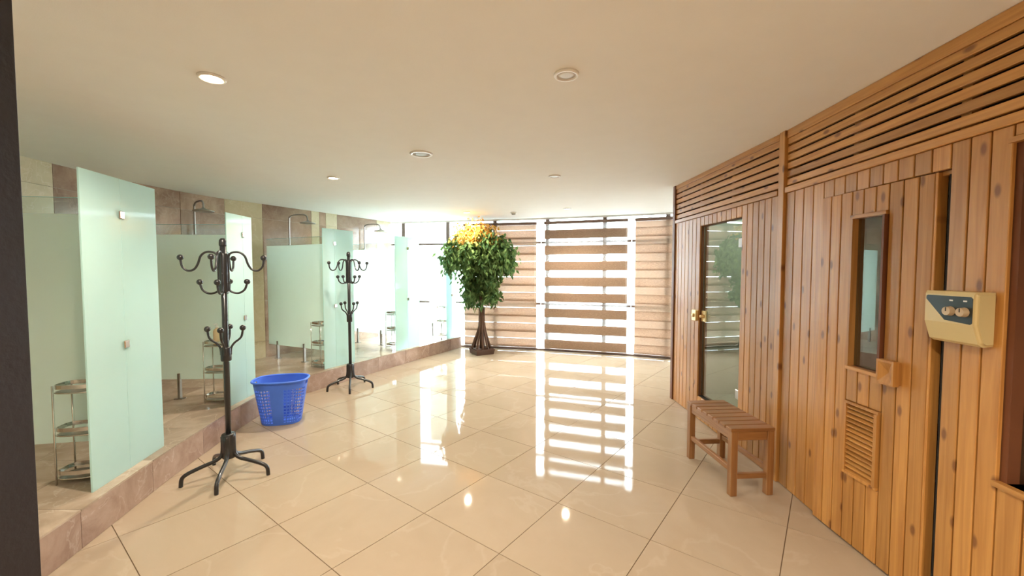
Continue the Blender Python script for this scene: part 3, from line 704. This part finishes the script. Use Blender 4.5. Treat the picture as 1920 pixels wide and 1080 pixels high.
coat_stand((-2.08, 5.27), 'far black metal coat stand with ball ended hooks, right of the blue basket', 0, math.radians(30))

# ------------------------------------------------------------------ blue laundry basket
bx, by = G(527, 791)
bk = thing('laundry_basket', (bx, by + .02, 0), math.radians(12), 'blue perforated plastic laundry basket between the two coat stands', 'basket')
NC, NR, HB = 132, 40, .43
def ring(f):
    """f 0 at the base .. 1 at the rim: rounded rectangle outline"""
    ax, ay = .175 + .068 * f, .125 + .05 * f; out = []
    for k in range(NC):
        a = 2 * math.pi * k / NC
        out.append((ax * math.copysign(abs(math.cos(a)) ** .72, math.cos(a)), ay * math.copysign(abs(math.sin(a)) ** .72, math.sin(a)), .004 + f * (HB - .004)))
    return out
bm = bmesh.new(); rg = [[bm.verts.new(p) for p in ring(r / NR)] for r in range(NR + 1)]
for r in range(NR):
    for k in range(NC):
        ac = (k / NC * 360) % 90
        solid = r < 2 or r > 33 or k % 3 == 0 or r % 3 == 0
        # flat unpierced panels half way along the long sides and at the corners
        deg = k / NC * 360
        if any(abs((deg - d + 180) % 360 - 180) < 9 for d in (90, 270, 0, 180)): solid = True
        if any(abs((deg - d + 180) % 360 - 180) < 10 for d in (0, 180)) and 35 <= r <= 37: solid = False
        if solid: bm.faces.new((rg[r][k], rg[r][(k + 1) % NC], rg[r + 1][(k + 1) % NC], rg[r + 1][k]))
body = mk('body', bm, 'blue', bk); md = body.modifiers.new('thick', 'SOLIDIFY'); md.thickness = .0035; md.offset = -1
bm = bmesh.new(); prism(bm, [(p[0] * .985, p[1] * .985) for p in ring(0)], .0005, .006); mk('base', bm, 'blue', bk)
top = ring(1.0)
T('rim', [(p[0] * 1.02, p[1] * 1.03, HB) for p in top], bk, 'blue', .011, 8, True)

# ------------------------------------------------------------------ slatted bench by the timber wall
bn = thing('bench', (1.592, 3.015, 0), math.radians(4), 'small brown slatted wooden bench in front of the steam room wall', 'bench')
hx, hy, bh, lg = .150, .30, .462, .046
for sx in (-1, 1):
    for sy in (-1, 1): B('leg', sx * hx - (lg if sx > 0 else 0), sx * hx + (0 if sx > 0 else lg), sy * hy - (lg if sy > 0 else 0), sy * hy + (0 if sy > 0 else lg), 0, bh - .022, 'bench_z', bn, .003)
for sx in (-1, 1):
    x0 = hx - .036 if sx > 0 else -hx + .010
    B('side_rail', x0, x0 + .026, -hy + lg, hy - lg, bh - .085, bh - .022, 'bench_y', bn, .002)
    B('stretcher', x0, x0 + .026, -hy + lg, hy - lg, .155, .19, 'bench_y', bn, .002)
for sy in (-1, 1):
    y0 = hy - .036 if sy > 0 else -hy + .010
    B('end_rail', -hx + lg, hx - lg, y0, y0 + .026, bh - .085, bh - .022, 'bench_x', bn, .002)
    B('end_stretcher', -hx + lg, hx - lg, y0, y0 + .026, .115, .15, 'bench_x', bn, .002)
ns = 8; pw = 2 * (hy + .004) / ns
for k in range(ns): B('slat', -hx - .004, hx + .004, -hy - .004 + k * pw + .004, -hy - .004 + (k + 1) * pw - .004, bh - .022, bh, 'bench_x', bn, .003)

# ------------------------------------------------------------------ zebra roller blinds
def blind(k, pa, pb, offset, label, top=2.36):
    P, Q = FAC[k], FAC[k + 1]; ln, rz = seg_frame(P, Q)
    u0, u1 = on_seg(pa, P, Q), on_seg(pb, P, Q)
    d = Vector((math.cos(rz), math.sin(rz), 0)); o = Vector((P[0], P[1], 0)) + d * u0; w_ = u1 - u0
    t = thing('roller_blind', o, rz, label, 'blind', 'striped roller blinds'); yb0 = -.034
    bm = bmesh.new(); box(bm, 0, w_, yb0 - .04, yb0 + .03, top, top + .05, .006); mk('cassette', bm, 'rail', t)
    B('bottom_rail', 0, w_, yb0 - .012, yb0 + .026, .037, .05, 'rail', t, .004)
    for nm, dz, yy in (('front_band', 0, yb0), ('rear_band', offset, yb0 + .018)):
        for q in range(-1, 9):
            z0 = .055 + q * .291 + dz; z1 = z0 + .165
            z0, z1 = max(z0, .052), min(z1, top - .001)
            if z1 - z0 < .01: continue
            B(nm, .006, w_ - .006, yy - .0006, yy + .0006, z0, z1, 'blind', t)
    B('sheer_fabric', .006, w_ - .006, yb0 + .008, yb0 + .0085, .051, top - .001, 'sheer', t)
    bm = bmesh.new(); tube(bm, [(w_ - .03, yb0 - .03, top), (w_ - .03, yb0 - .03, .9)], .002, 6); mk('pull_cord', bm, 'white', t)
blind(1, 871, 1007, .172, 'closed brown striped roller blind behind the artificial tree')
blind(2, 1021, 1177, 0.0, 'middle brown striped roller blind set open with bright gaps')
blind(3, 1190, 1268, .155, 'closed brown striped roller blind beside the timber wall')
blind(4, 1290, 1480, .155, 'closed brown striped roller blind in the bay behind the steam room')

# ------------------------------------------------------------------ artificial tree
tx, ty = -.55, 7.47
tr = thing('artificial_tree', (tx, ty, 0), 0, 'artificial green tree with orange top leaves in a square brown base', 'tree')
bm = bmesh.new(); vs = box(bm, -.18, .18, -.18, .18, 0, .09)
for q in vs:
    if q.co.z < .05: q.co.x *= .9; q.co.y *= .9
b_ = mk('planter', bm, 'pot', tr); b_.rotation_euler = (0, 0, math.radians(28))
bm = bmesh.new(); box(bm, -.165, .165, -.165, .165, .09, .1); q = mk('planter_fill', bm, 'bark', tr); q.rotation_euler = (0, 0, math.radians(28))
for k in range(9):
    a = 2 * math.pi * k / 9; c, s = math.cos(a), math.sin(a); r0 = .185 if k % 2 else .15
    pts = crom([(r0 * c, r0 * s, .1), (r0 * .72 * c, r0 * .72 * s, .26), (.055 * c, .055 * s, .46), (.036 * c, .036 * s, .62), (.034 * c, .034 * s, .85)], 4)
    T('root_stem', pts, tr, 'bark', .02, 7, rads=[.019 + .005 * (i / len(pts)) for i in range(len(pts))])
T('trunk', crom([(0, 0, .1), (.005, 0, .6), (-.01, .005, 1.1), (.01, 0, 1.6), (-.02, 0, 2.0)], 4), tr, 'bark', .035, 9, rads=[.045 - .026 * i / 16 for i in range(17)])
rnd = random.Random(11)
ends = []
for k in range(34):
    a = 2 * math.pi * k * .618; up = .85 + 1.05 * (k / 34)
    reach = (.23 + .1 * rnd.random()) if up < 1.4 else (.42 + .22 * rnd.random())
    c, s = math.cos(a), math.sin(a); s *= .6
    zt = up + .22 + .12 * rnd.random() if up < 1.4 else min(2.18, up + .32) - .25 * (reach - .42)
    pts = crom([(0, 0, up), (reach * .4 * c, reach * .4 * s, up + (zt - up) * .7), (reach * .8 * c, reach * .8 * s, zt), (reach * c, reach * s, zt - .1)], 3)
    T('branch', pts, tr, 'bark', .008, 5, rads=[.012 - .009 * i / len(pts) for i in range(len(pts))]); ends.append(pts)
def leaf(bm, p, d, n, l, w_):
    s = d.cross(n).normalized() * w_
    v = [bm.verts.new(p), bm.verts.new(p + d * l * .35 + s + n * l * .05), bm.verts.new(p + d * l - n * l * .12), bm.verts.new(p + d * l * .35 - s + n * l * .05)]
    bm.faces.new((v[0], v[1], v[2])); bm.faces.new((v[0], v[2], v[3]))
def spray(bm, p, nl, spread, droop, size):
    for _ in range(nl):
        q = p + Vector((rnd.gauss(0, spread), rnd.gauss(0, spread), rnd.gauss(0, spread)))
        d = Vector((rnd.gauss(0, .6), rnd.gauss(0, .6), -droop + rnd.gauss(0, .45))).normalized()
        n = Vector((rnd.gauss(0, 1), rnd.gauss(0, 1), rnd.gauss(.6, .6))); n = (n - d * n.dot(d)).normalized()
        leaf(bm, q, d, n, size * rnd.uniform(.7, 1.25), size * .24)
bg_, bo = bmesh.new(), bmesh.new()
def lim(p):  # keep foliage in front of the blind and below the ceiling
    return Vector((p.x, min(p.y, .16), min(p.z, 2.33)))
for pts in ends:
    for i in range(len(pts) // 3, len(pts)): spray(bg_, lim(pts[i]), 8, .05, .9, .11)
# dome of the crown
for _ in range(300):
    a = rnd.uniform(0, 2 * math.pi); r = math.sqrt(rnd.random()) * .60
    z = 2.20 - .62 * (r / .60) ** 2 * .75 + rnd.uniform(-.22, .06)
    p = lim(Vector((-.06 + r * math.cos(a) * 1.0, r * math.sin(a) * .55 - .02, z)))
    if r < .5 and z > 1.98 and rnd.random() < .6 and p.x < .25: spray(bo, p + Vector((-.04, -.02, .05)), 8, .06, .5, .09)
    else: spray(bg_, p, 9, .07, 1.0, .115)
for _ in range(105):
    a = rnd.uniform(0, 2 * math.pi); r = .12 + .2 * rnd.random(); z = rnd.uniform(.92, 1.65)
    spray(bg_, lim(Vector((-.03 + r * math.cos(a) * 1.12, r * math.sin(a) * .8 - .03, z))), 10, .06, 1.0, .105)
for _ in range(90):
    a = rnd.uniform(0, 2 * math.pi); r = rnd.uniform(.5, .64)
    spray(bg_, lim(Vector((-.04 + r * math.cos(a), r * math.sin(a) * .6 - .03, rnd.uniform(1.5, 1.85)))), 6, .045, 1.6, .10)
for _ in range(95):
    spray(bo, Vector((rnd.gauss(-.13, .19), rnd.gauss(-.17, .09), min(2.36, rnd.gauss(2.15, .09)))), 8, .04, .2, .075)
for b_ in (bg_, bo):
    for v_ in b_.verts:
        v_.co.y = min(v_.co.y, facade_y(tx + v_.co.x) - ty - .15); v_.co.z = min(v_.co.z, CEIL - .06)
fo = mk('green_foliage', bg_, 'leaf', tr); fo['kind'] = 'stuff'; fo['label'] = 'drooping green leaves'
fo = mk('orange_foliage', bo, 'orange', tr); fo['kind'] = 'stuff'; fo['label'] = 'orange yellow leaves at the top'
